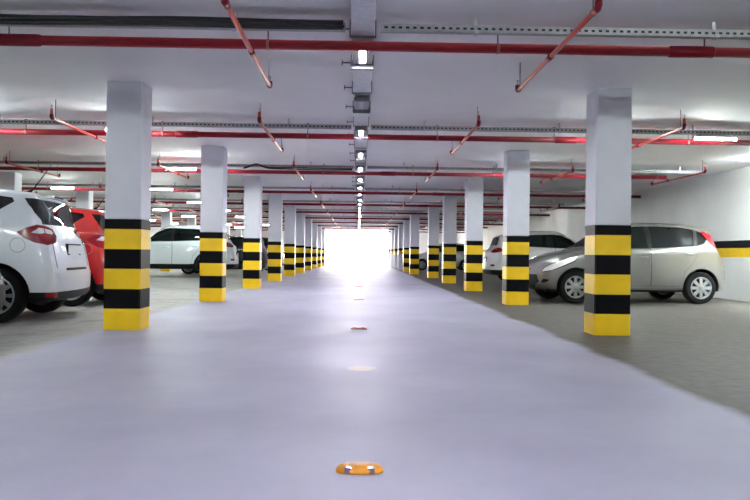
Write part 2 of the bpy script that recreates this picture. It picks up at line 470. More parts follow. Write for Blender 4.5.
for n_, (x, y) in enumerate([(x, y) for y in (-6, -3, 0, 2.5) for x in (-7, -4.0, 3.6, 6.4) if not (y >= 0 and x in (-7, 6.4) or y == 2.5 and x == -4.0)] ):
    o = TQ if n_ == 0 else copy_tree(TQ)
    o.location = (x, y, H - .036)
    tag(o, 'added fill tube on the ceiling, out of frame beside or behind the viewer', 'tube light', 'added fill tubes out of frame')

# unseen lamps added beyond the frame's right edge to brighten the right wall
def fill_lamp_proto():
    r = empty('fill_flood_lamp')
    m = MB(); m.box(-.26, .26, -.06, .06, 0, .04); link('lamp_housing', bevelled(m.mesh('h', [M['housing']]), .006, 1), r)
    m = MB(); m.box(-.25, .25, -.045, .045, -.004, .002); link('diffuser', bevelled(m.mesh('d', [M['flood']]), .008, 1), r)
    return r
WP = fill_lamp_proto()
fn = Vector((.85, .45, -.40)).normalized()
fx = Vector((-fn.y, fn.x, 0)).normalized(); fz = -fn; fy = fz.cross(fx)
m = MB()
for t_ in (-.18, .18): m.tube([(t_, 0, .03), (t_-fx.z*.23, fy.z*.23, .03+fz.z*.23)], .008, 8)
m.build('mounting_bracket', M['galv_dark'], WP)
for n_, (x, y) in enumerate(((7.15, 13.2), (7.1, 12.5), (7.05, 11.75))):
    o = WP if n_ == 0 else copy_tree(WP)
    o.matrix_world = Matrix.Translation((x, y, H - .262)) @ Matrix((fx, fy, fz)).transposed().to_4x4()
    tag(o, 'added fill lamp by the right wall, out of frame', 'ceiling lamp', 'added fill lamps by the right wall')

# ------------------------------------------------------------------ road studs
def stud_proto(mt):
    r = empty('road_stud')
    m = MB(); n = 28; rings = []
    prof = [(1.0, 0), (1.0, .006), (.93, .014), (.78, .021), (.5, .024)]
    vs = []; fs = []
    for f, z in prof:
        for k in range(n):
            a = 2*PI*k/n; c, s = math.cos(a), math.sin(a)
            vs.append((.096*f**.6*math.copysign(abs(c)**.75, c), .058*f*math.copysign(abs(s)**.62, s), z))
    for j in range(len(prof)-1):
        for k in range(n): fs.append((j*n+k, j*n+(k+1) % n, (j+1)*n+(k+1) % n, (j+1)*n+k))
    fs.append(tuple((len(prof)-1)*n+k for k in range(n))); fs.append(tuple(reversed(range(n))))
    m.add(vs, fs, 0, True); m.build('stud_body', mt, r)
    for sx in (-1, 1):
        m = MB(); x = sx*.046
        m.add([(x-.015, -.0575, .004), (x+.015, -.0575, .004), (x+.013, -.046, .0225), (x-.013, -.046, .0225),
               (x-.015, -.03, .004), (x+.015, -.03, .004), (x+.013, -.03, .0255), (x-.013, -.03, .0255)],
              [(0,1,2,3),(4,7,6,5),(0,3,7,4),(1,5,6,2),(3,2,6,7),(0,4,5,1)])
        m.build('reflector', M['reflector'], r)
    return r
SA, SB = stud_proto(M['stud']), stud_proto(M['stud_red'])
for k, y in enumerate([3.09, 8.9, 14.7, 20.3, 26.3, 32.1, 37.9, 43.7, 49.5]):
    o = SA if k == 0 else SB if k == 1 else copy_tree(SB)
    o.location = (.014, y, 0)
    tag(o, f'{"amber" if k == 0 else "terracotta"} road stud on the aisle floor, {ORD[k]} from the camera', 'road stud', 'road studs down the aisle')

# ------------------------------------------------------------------ cars
def pchip(pts):
    xs = [p[0] for p in pts]; ys = [p[1] for p in pts]; n = len(xs)
    h = [xs[i+1]-xs[i] for i in range(n-1)]; d = [(ys[i+1]-ys[i])/h[i] for i in range(n-1)]
    t = [0.]*n; t[0] = d[0]; t[-1] = d[-1]
    for i in range(1, n-1):
        if d[i-1]*d[i] > 0:
            w1 = 2*h[i]+h[i-1]; w2 = h[i]+2*h[i-1]; t[i] = (w1+w2)/(w1/d[i-1]+w2/d[i])
    def f(x):
        if x <= xs[0]: return ys[0]
        if x >= xs[-1]: return ys[-1]
        i = 0
        while x > xs[i+1]: i += 1
        u = (x-xs[i])/h[i]
        return ((1+2*u)*(1-u)**2*ys[i] + u*(1-u)**2*h[i]*t[i] + u*u*(3-2*u)*ys[i+1] + u*u*(u-1)*h[i]*t[i+1])
    return f
def chaikin(p, it):
    for _ in range(it):
        q = [p[0]]
        for a, b in zip(p, p[1:]):
            q.append(tuple(.75*i+.25*j for i, j in zip(a, b))); q.append(tuple(.25*i+.75*j for i, j in zip(a, b)))
        q.append(p[-1]); p = q
    return p

def bool_cut(o, cutter):
    md = o.modifiers.new('c', 'BOOLEAN'); md.operation = 'DIFFERENCE'; md.object = cutter; md.solver = 'EXACT'
    try: md.material_mode = 'TRANSFER'
    except Exception: pass
    dg = bpy.context.evaluated_depsgraph_get(); dg.update()
    me = bpy.data.meshes.new_from_object(o.evaluated_get(dg))
    o.modifiers.clear(); old = o.data; o.data = me; bpy.data.meshes.remove(old)
    cm = cutter.data; bpy.data.objects.remove(cutter); bpy.data.meshes.remove(cm)

SPECS = {
 'hatch': dict(L=3.88, W=1.74, fo=.80, wb=2.45, r=.305, zb=.21,
   top=[(0,.62),(.05,.70),(.18,.785),(.5,.895),(.95,1.0),(1.08,1.04),(1.85,1.49),(2.25,1.56),(2.9,1.55),(3.38,1.49),(3.58,1.435),(3.74,1.12),(3.80,1.02),(3.88,.95)],
   belt=[(0,.70),(1,.96),(2,1.0),(3.3,1.07),(3.88,.98)],
   win=[[(1.36,1.03),(2.20,1.05),(2.23,1.465),(2.0,1.455),(1.82,1.39),(1.58,1.235)],
        [(2.29,1.052),(3.10,1.095),(3.19,1.415),(2.9,1.455),(2.31,1.468)],
        [(3.17,1.10),(3.34,1.15),(3.46,1.27),(3.42,1.33),(3.26,1.395)]],
   ws=(1.075,1.455,.63,.54,1.98), rw=(1.13,1.40,.56,.50,3.42),
   doors=[[(1.20,.40),(1.16,.55),(1.19,.98),(1.36,1.02),(2.235,1.04),(2.25,.75),(2.24,.34),(1.26,.34)],
          [(2.255,.34),(2.265,.75),(2.25,1.04),(3.14,1.09),(3.20,1.0),(3.06,.76),(2.92,.62),(2.86,.42),(2.82,.34)]],
   handles=[(2.10,.875),(3.02,.935)], cab=(1.25,3.64), rear_bump=.64, front_bump=.52, clad=.255, wheel='cover'),
 'mpv': dict(L=4.25, W=1.83, fo=.90, wb=2.65, r=.33, zb=.22,
   top=[(0,.68),(.05,.76),(.25,.87),(.6,.98),(1.0,1.08),(1.1,1.12),(2.0,1.58),(2.4,1.655),(3.1,1.65),(3.72,1.61),(3.93,1.565),(4.11,1.21),(4.16,1.12),(4.25,1.04)],
   belt=[(0,.8),(1.1,1.02),(2.4,1.08),(3.3,1.17),(3.9,1.22),(4.25,1.10)],
   win=[[(1.42,1.09),(2.33,1.13),(2.36,1.555),(2.08,1.53),(1.78,1.39)],
        [(2.44,1.135),(3.2,1.185),(3.24,1.555),(2.46,1.56)],
        [(3.31,1.20),(3.43,1.27),(3.68,1.46),(3.64,1.51),(3.33,1.55)]],
   ws=(1.15,1.54,.67,.57,2.15), rw=(1.19,1.49,.64,.565,3.68),
   doors=[[(1.3,.42),(1.26,.6),(1.3,1.03),(1.42,1.08),(2.385,1.115),(2.40,.8),(2.39,.34),(1.36,.34)],
          [(2.405,.34),(2.415,.8),(2.40,1.12),(3.25,1.18),(3.32,1.1),(3.2,.86),(3.05,.66),(2.99,.44),(2.95,.34)]],
   handles=[(2.24,.95),(3.12,1.02)], cab=(1.3,3.98), rear_bump=.60, front_bump=.58, clad=.37, wheel='alloy'),
 'suv': dict(L=4.44, W=1.86, fo=.88, wb=2.64, r=.35, zb=.25,
   top=[(0,.80),(.05,.89),(.2,.97),(.6,1.04),(1.1,1.10),(1.2,1.14),(1.95,1.55),(2.4,1.655),(3.2,1.64),(3.85,1.555),(4.02,1.50),(4.22,1.20),(4.30,1.10),(4.44,1.0)],
   belt=[(0,.85),(1.2,1.05),(3,1.12),(3.9,1.20),(4.44,1.06)],
   win=[[(1.5,1.11),(2.28,1.13),(2.31,1.555),(2.1,1.54),(1.82,1.415)],
        [(2.38,1.135),(3.2,1.17),(3.28,1.53),(2.40,1.56)],
        [(3.32,1.18),(3.5,1.22),(3.8,1.40),(3.72,1.455),(3.37,1.525)]],
   ws=(1.17,1.54,.68,.57,2.1), rw=(1.21,1.46,.60,.53,3.75),
   doors=[[(1.28,.46),(1.25,.6),(1.3,1.05),(1.5,1.095),(2.335,1.12),(2.35,.8),(2.34,.42),(1.34,.42)],
          [(2.355,.42),(2.365,.8),(2.35,1.12),(3.25,1.165),(3.30,1.1),(3.18,.86),(3.03,.7),(2.97,.5),(2.93,.42)]],
   handles=[(2.18,.95),(3.1,1.0)], cab=(1.35,4.05), rear_bump=.66, front_bump=.62, clad=.43, wheel='alloy'),
}

def thicken(b, nrm, depth):
    vs = list(b.verts); fs = list(b.faces)
    idx = {v: b.verts.new(v.co - nrm[v]*depth) for v in vs}
    for e in [e for e in b.edges if len(e.link_faces) == 1]:
        l = e.link_loops[0]; v, w = l.vert, l.link_loop_next.vert
        f = b.faces.new((w, v, idx[v], idx[w])); f.material_index = e.link_faces[0].material_index
    for f in fs: b.faces.new([idx[v] for v in reversed(f.verts)]).material_index = f.material_index

class Car:
    def __init__(c, kind, paint, name='car'):
        sp = c.sp = SPECS[kind]; c.kind = kind
        c.L, c.hw, c.zb = sp['L'], sp['W']/2, sp['zb']
        c.xf = sp['fo'] + sp['wb']/2
        c.top = pchip(sp['top']); c.belt = pchip(sp['belt'])
        L = c.L
        c.Wf = pchip([(0,.78),(.04,.85),(.12,.91),(.3,.965),(.7,.995),(1.2,1),(L-1.0,1),(L-.5,.985),(L-.2,.955),(L-.07,.915),(L,.86)])
        cab0, cab1 = sp['ws'][4], sp['rw'][4]
        c.wr = pchip([(0,.74),(.4,.80),(1.1,.80),(cab0,.655),(2.6,.66),(cab1,.66),(L-.12,.74),(L,.76)])
        c.rg = pchip([(0,.05),(.4,.035),(1.1,.04),(cab0,.075),(cab1,.075),(L-.25,.06),(L,.05)])
        c.paint = paint
        c.root = empty(name)
        c.build()
    def section(c, s):
        top = c.top(s); W = c.hw*c.Wf(s); wr = c.hw*c.wr(s); rg = c.rg(s)
        sh = min(c.belt(s), top - rg - .035)
        zb = c.zb + .10*max(0, 1-s/.35)**2 + .06*max(0, 1-(c.L-s)/.35)**2
        d1 = zb + .16; d2 = max(d1+.05, min(.62, sh-.16)); d3 = max(d2+.03, sh-.09)
        G = (min(wr, W*.94), top-rg)
        F = (W*.962, sh)
        mid = ((F[0]+G[0])/2 + .018, (F[1]+G[1])/2)
        pts = [(0,zb),(W*.8,zb),(W*.955,zb+.03),(W*.992,d1),(W,d2),(W*.993,d3),(W*.975,sh-.02),F,mid,G,(G[0]-.06,top-rg*.42),(G[0]*.72,top-rg*.12),(0,top)]
        return chaikin(pts, 2)
    def deform(c, s, y, z):
        fs = max(0, 1 - s/.55); fr = max(0, 1 - (c.L-s)/.45)
        x = c.xf - s
        q = (y/c.hw)**2
        if fs > 0:
            fp = .10*max(0, (.40-z)/.2)**2*.5 + .30*max(0, z-.52)**1.3
            x -= fs**1.4*(.24*q + min(fp, .2))
        if fr > 0:
            rp = .05*max(0, (.40-z)/.2) + .22*max(0, z-.60)
            x += fr**1.4*((.09 if c.kind == 'mpv' else .15)*q + min(rp, .15))
        return (x, y, z)
    def stations(c):
        L = c.L; e = [0,.008,.02,.04,.07,.11,.16,.22,.29]
        s = e[:]; x = .36
        while x < L-.62: s.append(x); x += .075
        x = L-.62
        while x < L-.10: s.append(x); x += .028
        s += [L-.09,L-.07,L-.05,L-.035,L-.02,L-.008,L]
        return s
    def shell(c):
        b = bmesh.new(); rings = []
        for s in c.stations():
            h = c.section(s)
            ring = [(y, z) for y, z in h] + [(-y, z) for y, z in reversed(h[1:-1])]
            rings.append([b.verts.new(c.deform(s, y, z)) for y, z in ring])
        n = len(rings[0])
        for a, d in zip(rings, rings[1:]):
            for k in range(n): b.faces.new((a[k], a[(k+1) % n], d[(k+1) % n], d[k]))
        for s, ring, flip in ((0, rings[0], 1), (c.L, rings[-1], 0)):
            h = c.section(s); full = [(y, z) for y, z in h] + [(-y, z) for y, z in reversed(h[1:-1])]
            zc = (h[0][1]+h[-1][1])/2; prev = ring
            for f in (.88, .7, .5, .28):
                cur = [b.verts.new(c.deform(s, y*f, zc+(z-zc)*f)) for y, z in full]
                for k in range(n): b.faces.new((prev[k], prev[(k+1) % n], cur[(k+1) % n], cur[k]))
                prev = cur
            b.faces.new(prev)
        bmesh.ops.recalc_face_normals(b, faces=b.faces)
        for f in b.faces: f.smooth = True
        return b
    # --- outline projected on the shell
    def patch(c, name, outline, plane, d, off, depth, mt, parent=None, mirror=True, cell=.035, both=True):
        """plane 'side': outline is (s,z) on y=hw; 'end': outline is (y,z), d along x."""
        d = Vector(d).normalized(); b = bmesh.new()
        vs = []
        for u, v in outline: vs.append(b.verts.new((u, v, 0)))
        b.faces.new(vs)
        us = [p[0] for p in outline]; zs = [p[1] for p in outline]
        for lo, hi, nrm in ((min(us), max(us), (1,0,0)), (min(zs), max(zs), (0,1,0))):
            k = max(1, int(math.ceil((hi-lo)/cell)))
            for i in range(1, k):
                t = lo+(hi-lo)*i/k
                bmesh.ops.bisect_plane(b, geom=b.verts[:]+b.edges[:]+b.faces[:], plane_co=(t,t,0), plane_no=nrm)
        dirs = []
        for v in b.verts:
            u, z = v.co.x, v.co.y
            o = Vector((c.xf-u, c.hw, z)) if plane == 'side' else Vector((0, u, z))
            hit, nor, _, _ = c.bvh.ray_cast(o + d*4, -d)
            if hit is None: hit, nor, _, _ = c.bvh.find_nearest(o + d*(2.2 if plane == 'end' else .0))
            if nor.dot(d) < 0: nor = -nor
            v.co = hit + nor*off; dirs.append(nor.copy())
        b.normal_update()
        s_ = sum(f.normal.dot(d) for f in b.faces)
        if s_ < 0: bmesh.ops.reverse_faces(b, faces=b.faces)
        b.verts.ensure_lookup_table()
        top = list(b.verts); low = [b.verts.new(v.co - n*depth) for v, n in zip(top, dirs)]
        idx = {v: w for v, w in zip(top, low)}
        faces = list(b.faces)
        for e in [e for e in b.edges if len(e.link_faces) == 1]:
            l = e.link_loops[0]; a, bb = l.vert, l.link_loop_next.vert
            b.faces.new((bb, a, idx[a], idx[bb]))
        for f in faces:
            f.smooth = True
            b.faces.new([idx[v] for v in reversed(f.verts)])
        out = []
        for sgn in ((1, -1) if mirror else (1,)):
            me = bpy.data.meshes.new(name)
            b.to_mesh(me)
            me.materials.append(mt)
            if sgn < 0:
                me.transform(Matrix.Diagonal((1,-1,1,1))); me.flip_normals()
            me.set_sharp_from_angle(angle=.7)
            out.append(link(name, me, parent or c.root))
        b.free(); return out
    def prism(c, outline, plane, a0, a1):
        m = MB(); n = len(outline); vs = []
        for t in (a0, a1):
            for u, v in outline: vs.append((c.xf-u, t, v) if plane == 'side' else (t, u, v))
        m.add(vs, [tuple(range(n)), tuple(range(2*n-1, n-1, -1))] + [(i, (i+1) % n, n+(i+1) % n, n+i) for i in range(n)])
        return m.build('cutter', M['inside'])
    def build(c):
        sp = c.sp; R = c.root; L = c.L; xf = c.xf; hw = c.hw
        b = c.shell(); c.bvh = BVHTree.FromBMesh(b)
        c.shellbm = b.copy()
        zc = sp['clad'] or c.zb+.10
        bmesh.ops.bisect_plane(b, geom=b.verts[:]+b.edges[:]+b.faces[:], plane_co=(0,0,zc), plane_no=(0,0,1))
        me = bpy.data.meshes.new('body'); me.materials.append(c.paint); me.materials.append(M['plastic']); me.materials.append(M['inside'])
        for f in b.faces: f.material_index = 1 if f.calc_center_median().z < zc else 0
        b.to_mesh(me); b.free()
        body = link('body', me, R)
        # cabin cavity
        s0, s1 = sp['cab']; cb = bmesh.new(); rings = []; k = 26
        for i in range(k+1):
            s = s0+(s1-s0)*i/k
            top = c.top(s) - (.055 if .12 < (s-s0)/(s1-s0) < .86 else .085); W = hw*c.Wf(s)
            G = (hw*c.wr(s)-.06, top-c.rg(s)); sh = min(c.belt(s), top-c.rg(s)-.03)
            h = [(0,.42),(W-.10,.42),(W-.09,.6),(W*.962-.07, sh),(G[0], G[1]),(G[0]-.12, top-.01),(0,top)]
            ring = h + [(-y, z) for y, z in reversed(h[1:-1])]
            rings.append([cb.verts.new(c.deform(s, y, z)) for y, z in ring])
        n = len(rings[0])
        for a, d in zip(rings, rings[1:]):
            for j in range(n): cb.faces.new((a[j], a[(j+1) % n], d[(j+1) % n], d[j]))
        cb.faces.new(rings[0]); cb.faces.new(rings[-1])
        bmesh.ops.recalc_face_normals(cb, faces=cb.faces)
        cm = bpy.data.meshes.new('cut'); cb.to_mesh(cm); cb.free(); cm.materials.append(M['inside'])
        bool_cut(body, link('cutter', cm))
        for o in sp['win']:
            for sg in (1, -1): bool_cut(body, c.prism(o, 'side', sg*hw*1.3, sg*hw*.55))
        z0, z1, w0, w1, si = sp['ws']; wso = [(-w0,z0),(w0,z0),(w1,z1),(-w1,z1)]
        bool_cut(body, c.prism(wso, 'end', xf+.5, xf-si-.05))
        z0, z1, w0, w1, si = sp['rw']; rwo = [(-w0,z0),(w0,z0),(w1,z1),(-w1,z1)]; rwp = [(-w0+.06,z0+.01),(w0-.06,z0+.01),(w1-.03,z1),(-w1+.03,z1)] if c.kind == 'mpv' else rwo
        bool_cut(body, c.prism(rwp, 'end', xf-L-.5, xf-si+.0))
        ax = (xf-sp['fo'], xf-sp['fo']-sp['wb']); r = sp['r']
        for x in ax:
            for sg in (1, -1):
                m = MB(); m.tube([(x, sg*(hw-.29), r), (x, sg*(hw+.3), r)], r+.062, 40)
                bool_cut(body, m.build('cutter', M['inside']))
        body.data.set_sharp_from_angle(angle=.6)
        # glass
        gl = M['glass']
        def grow(o, g=.014):
            cx = sum(p[0] for p in o)/len(o); cy = sum(p[1] for p in o)/len(o); q = []
            for u, v in o:
                dd = math.hypot(u-cx, v-cy); q.append((u+(u-cx)/dd*g, v+(v-cy)/dd*g))
            return q
        for i, o in enumerate(sp['win']): c.patch('side_window', grow(o), 'side', (0,1,0), -.008, .004, M['glass_dark'] if (i == 2 or c.kind == 'hatch' and i > 0) else gl)
        c.patch('windshield', grow(wso), 'end', (1,0,0), -.008, .004, gl, mirror=False)
        c.patch('rear_window', grow(rwo), 'end', (-1,0,0), .004 if c.kind == 'mpv' else -.008, .004, M['glass_dark'], mirror=False)
        # black pillar trims between the side windows
        w = sp['win']
        for a, d in ((w[0], w[1]), (w[1], w[2])):
            ra = sorted(a, key=lambda p: -p[0])[:2]; rb = sorted(d, key=lambda p: p[0])[:2]
            ra.sort(key=lambda p: p[1]); rb.sort(key=lambda p: p[1])
            c.patch('pillar_trim', [ra[0], rb[0], rb[1], ra[1]], 'side', (0,1,0), .002, .008, M['plastic'])
        # doors with handles
        for o, hd in zip(sp['doors'], sp['handles']):
            c.patch('door_seal', grow(o, .007), 'side', (0,1,0), .0012, .004, M['plastic'])
            for sg, dr in zip((1, -1), c.patch('door', o, 'side', (0,1,0), .0035, .004, c.paint)):
                s, z = hd
                hit, nor, _, _ = c.bvh.ray_cast(Vector((xf-s, 3, z)), Vector((0,-1,0)))
                m = MB(); pts = []
                for k in range(9):
                    t = k/8; pts.append((xf-s-.095+.19*t, (hit.y+.004+.032*math.sin(PI*t)**.5)*sg, z+.006*math.sin(PI*t)))
                m.tube(pts, [.006]+[.012]*7+[.006], 8); m.build('door_handle', c.paint if c.kind != 'hatch' else M['cover'], dr)
        # bumpers: outer skin of the shell ends
        for nm, lo, hi, zt in (('front_bumper', max(xf-.36, ax[0]+r+.075), 9, sp['front_bump']), ('rear_bumper', -9, min(xf-L+.40, ax[1]-r-.075), sp['rear_bump'])):
            q = c.shellbm.copy()
            G = lambda: q.verts[:]+q.edges[:]+q.faces[:]
            for co, no in (((lo,0,0),(1,0,0)), ((hi,0,0),(1,0,0)), ((0,0,zt),(0,0,1)), ((0,0,zc),(0,0,1)), ((0,0,c.zb+.03),(0,0,1))):
                if abs(co[0]) < 9: bmesh.ops.bisect_plane(q, geom=G(), plane_co=co, plane_no=no)
            dead = []
            for f in q.faces:
                m_ = f.calc_center_median()
                wheel = any((m_.x-x)**2+(m_.z-r)**2 < (r+.068)**2 for x in ax)
                if not (lo < m_.x < hi and c.zb+.03 < m_.z < zt) or wheel: dead.append(f)
            bmesh.ops.delete(q, geom=dead, context='FACES')
            q.normal_update()
            nn = {v: v.normal.copy() for v in q.verts}
            for v in q.verts: v.co += nn[v]*.006
            for f in q.faces: f.material_index = 1 if f.calc_center_median().z < zc else 0; f.smooth = True
            thicken(q, nn, .008)
            m2 = bpy.data.meshes.new(nm); q.to_mesh(m2); q.free(); m2.materials.append(c.paint); m2.materials.append(M['plastic'])
            m2.set_sharp_from_angle(angle=.6); link(nm, m2, R)
        c.shellbm.free()
        # wheels
        for x in ax:
            for sg in (1, -1): c.wheel(x, sg)
        # mirrors, aerial, lamps, plates
        sm = sp['doors'][0][3][0] + .12; zm = sp['doors'][0][3][1] + .06
        for sg in (1, -1):
            m = MB(); n = 14; vs = []; fs = []
            for j in range(9):
                ph = -PI/2 + PI*j/8
                for k in range(n):
                    a = 2*PI*k/n; f = math.cos(ph)
                    vs.append((xf-sm+.07*math.copysign(abs(f*math.cos(a))**.8, math.cos(a)), sg*(hw+.045)+.11*math.copysign(abs(math.sin(ph))**.8, math.sin(ph)), zm+.08*math.copysign(abs(f*math.sin(a))**.8, math.sin(a))))
            for j in range(8):
                for k in range(n): fs.append((j*n+k, j*n+(k+1) % n, (j+1)*n+(k+1) % n, (j+1)*n+k))
            m.add(vs, fs, 0, True); m.build('wing_mirror', c.paint, R)
        sA = sp['rw'][4] - (.05 if c.kind == 'mpv' else .1); zA = c.top(sA)
        m = MB(); m.tube([(xf-sA+.03, 0, zA-.004), (xf-sA, 0, zA+.015), (xf-sA-.03, 0, zA+.035), (xf-sA-.26, 0, zA+.36)], [.028, .022, .009, .004], 8); m.build('roof_aerial', M['plastic'], R)
        m = MB(); rs = sp['rear_bump']
        getattr(c, 'details_'+c.kind)()
        # seats and dashboard
        for sy in (-.36, .36):
            for s, nm in ((sp['ws'][4]+.28, 'front_seat'), (sp['ws'][4]+1.15, 'rear_seat')):
                x = xf - s; m = MB()
                m.box(x-.02, x+.48, sy-.24, sy+.24, .425, .60)
                m.add([(x-.12, sy-.23, .55), (x+.02, sy-.23, .55), (x+.02, sy+.23, .55), (x-.12, sy+.23, .55), (x-.24, sy-.20, 1.08), (x-.13, sy-.20, 1.08), (x-.13, sy+.20, 1.08), (x-.24, sy+.20, 1.08)],
                      [(0,3,2,1),(4,5,6,7),(0,1,5,4),(1,2,6,5),(2,3,7,6),(3,0,4,7)])
                m.box(x-.26, x-.17, sy-.12, sy+.12, 1.13, 1.28); m.box(x-.225, x-.205, sy-.05, sy-.035, 1.06, 1.15); m.box(x-.225, x-.205, sy+.035, sy+.05, 1.06, 1.15)
                link(nm, bevelled(m.mesh(nm, [M['seat']]), .03, 2), R)
        x = xf - sp['cab'][0] - .05; m = MB(); m.box(x-.42, x-.02, -.62, .62, .55, .92); link('dashboard', bevelled(m.mesh('d', [M['inside']]), .06, 3), R)
    def wheel(c, x, sg):
        r = c.sp['r']; hw = c.hw; w = .205; yo = sg*(hw-.025)
        m = MB(); P = []
        rr = r*.66
        prof = [(rr, 0), (rr+.02, .004), (r-.045, .008), (r-.018, .004), (r-.004, -.02), (r, -.05), (r, -w+.05), (r-.004, -w+.02), (r-.018, -w-.004), (r-.045, -w-.008), (rr, -w)]
        m.lathe([(a, b*sg) for a, b in prof], 'y', (x, yo, r), 44)
        t = m.build('wheel', M['rubber'], c.root)
        m = MB(); mt = M['alloy'] if c.sp['wheel'] == 'alloy' else M['cover']
        m.lathe([(rr+.008, .003*sg), (rr+.004, .010*sg), (rr-.012, .008*sg), (rr-.02, -.03*sg), (rr-.022, -(w-.01)*sg), (rr+.004, -(w-.01)*sg)], 'y', (x, yo, r), 44)
        n = 8 if mt is M['cover'] else 10
        for k in range(n):
            a = 2*PI*k/n; ca, sa = math.cos(a), math.sin(a)
            wi, wo = (.030, .034) if n == 8 else (.020, .026)
            vs = []
            for rad, wd, yt in ((.035, wi, .012), (rr*.6, wi*.9, .004), (rr-.005, wo, .003)):
                for t_ in (-1, 1):
                    for dp in (0, -.028):
                        vs.append((x+rad*ca-t_*wd*sa, yo+(yt+dp)*sg, r+rad*sa+t_*wd*ca))
            fs = []
            for j in (0, 4):
                fs += [(j, j+4, j+6, j+2), (j+1, j+3, j+7, j+5), (j, j+1, j+5, j+4), (j+2, j+6, j+7, j+3)]
            fs += [(0,2,3,1), (8,9,11,10)]
            m.add(vs, fs, 0, False)
        m.lathe([(0, .020*sg), (.03, .018*sg), (.058, .010*sg), (.062, -.03*sg), (0, -.03*sg)], 'y', (x, yo, r), 20, closed=False)
        rim = m.build('rim', mt, t)
        m = MB(); m.lathe([(0, -.055*sg), (rr-.015, -.055*sg), (rr-.015, -.07*sg), (0, -.07*sg)], 'y', (x, yo, r), 24, closed=False); m.build('brake_disc', M['plastic'], t)
    def plate(c, y, z, end, lift=.02):
        d = (-1,0,0) if end == 'rear' else (1,0,0)
        hit, nor, _, _ = c.bvh.ray_cast(Vector((-4 if end == 'rear' else 4, 0, z)), Vector((1 if end == 'rear' else -1, 0, 0)))
        sx = -1 if end == 'rear' else 1
        x = hit.x + sx*.010
        m = MB(); m.box(min(x, x-sx*.05), max(x, x-sx*.05), -.28, .28, z-.075, z+.075)
        h = link('plate_holder', bevelled(m.mesh('h', [M['plastic']]), .006, 1), c.root)
        m = MB(); x2 = x + sx*.004; m.box(min(x, x2), max(x, x2), -.26, .26, z-.055, z+.055); m.build('number_plate', M['plate'], h)
    def details_hatch(c):
        L = c.L; P = c.patch
        P('tail_lamp', [(3.43,1.37),(3.50,1.385),(3.60,1.33),(3.80,1.08),(3.90,1.0),(3.86,.955),(3.72,.985),(3.56,1.10),(3.47,1.23)], 'side', (-.35,1,0), .008, .03, M['lamp_red'])
        hl = [(.08,.585),(.13,.65),(.42,.775),(.82,.885),(.76,.80),(.52,.695),(.30,.615)]
        P('lamp_surround', [(u+(-.012 if u < .4 else .012), z+(.012 if i in (1,2,3) else -.014)) for i, (u, z) in enumerate(hl)], 'side', (.75,1,0), .004, .02, M['plastic'])
        P('headlamp', hl, 'side', (.75,1,0), .008, .03, M['lamp_clear'])
        P('fog_lamp', [(.0,.40),(.08,.455),(.24,.44),(.18,.40),(.06,.375)], 'side', (1.1,1,0), .012, .03, M['plastic'])
        P('front_grille', [(-.50,.285),(.50,.285),(.68,.40),(.62,.53),(-.62,.53),(-.68,.40)], 'end', (1,0,0), .010, .03, M['plastic'], mirror=False)
        P('upper_grille', [(-.34,.60),(.34,.60),(.40,.635),(-.40,.635)], 'end', (1,0,0), .010, .03, M['plastic'], mirror=False)
        c.plate(0, .40, 'front'); c.plate(0, .78, 'rear')
        P('side_marker', [(3.76,.50),(3.85,.50),(3.85,.53),(3.76,.53)], 'side', (-.3,1,0), .008, .02, M['lamp_red'])
    def details_mpv(c):
        P = c.patch
        P('lamp_surround', [(3.805,1.085),(3.925,1.142),(4.07,1.178),(4.26,1.172),(4.435,1.135),(4.455,1.05),(4.41,.96),(4.22,.934),(4.02,.964),(3.89,1.022)], 'side', (-.8,1,0), .005, .03, M['lamp_dark'])
        P('tail_lamp', [(3.82,1.085),(3.93,1.13),(4.07,1.165),(4.25,1.16),(4.42,1.125),(4.44,1.05),(4.40,.97),(4.22,.945),(4.02,.975),(3.90,1.03)], 'side', (-.8,1,0), .010, .03, M['lamp_red'])
        P('reversing_lens', [(3.98,1.08),(4.08,1.135),(4.20,1.13),(4.20,1.075),(4.10,1.065)], 'side', (-.8,1,0), .014, .01, M['lamp_clear'], cell=.02)
        P('indicator_lens', [(4.225,1.13),(4.36,1.11),(4.40,1.075),(4.36,1.06),(4.225,1.075)], 'side', (-.8,1,0), .014, .01, M['lamp_clear'], cell=.02)
        P('rear_quarter_glass', [(3.98,1.50),(4.0,1.42),(4.06,1.325),(4.16,1.25),(4.24,1.215),(4.22,1.36),(4.17,1.495)], 'side', (-.7,1,0), .009, .03, M['glass_black'], cell=.02)
        P('headlamp', [(.02,.66),(.10,.73),(.42,.83),(.85,.945),(.78,.87),(.5,.75),(.25,.68)], 'side', (.75,1,0), .006, .03, M['lamp_clear'])
        cx, cz = 3.80, .93
        P('fuel_flap_seam', [(cx+.088*math.cos(a*PI/12), cz+.088*math.sin(a*PI/12)) for a in range(24)], 'side', (0,1,0), .0015, .004, M['galv_dark'])
        P('fuel_flap', [(cx+.082*math.cos(a*PI/12), cz+.082*math.sin(a*PI/12)) for a in range(24)], 'side', (0,1,0), .004, .006, c.paint)
        P('rear_reflector', [(4.18,.315),(4.38,.315),(4.38,.37),(4.18,.37)], 'side', (-.8,1,0), .014, .02, M['lamp_red'])
        P('front_grille', [(-.5,.34),(.5,.34),(.6,.5),(-.6,.5)], 'end', (1,0,0), .010, .03, M['plastic'], mirror=False)
        P('boot_handle', [(-.42,.625),(.42,.625),(.40,.655),(-.40,.655)], 'end', (-1,0,0), .012, .03, M['plastic'], mirror=False)
        P('tailgate_seam', [(.655,.66),(.668,.66),(.655,1.15),(.643,1.15)], 'end', (-1,0,0), .002, .004, M['plastic'])
        # spoiler lip over the rear window
        m = MB(); x0 = c.xf-3.88; ys = [-.56+.112*k for k in range(11)]
        vs = []; fs = []
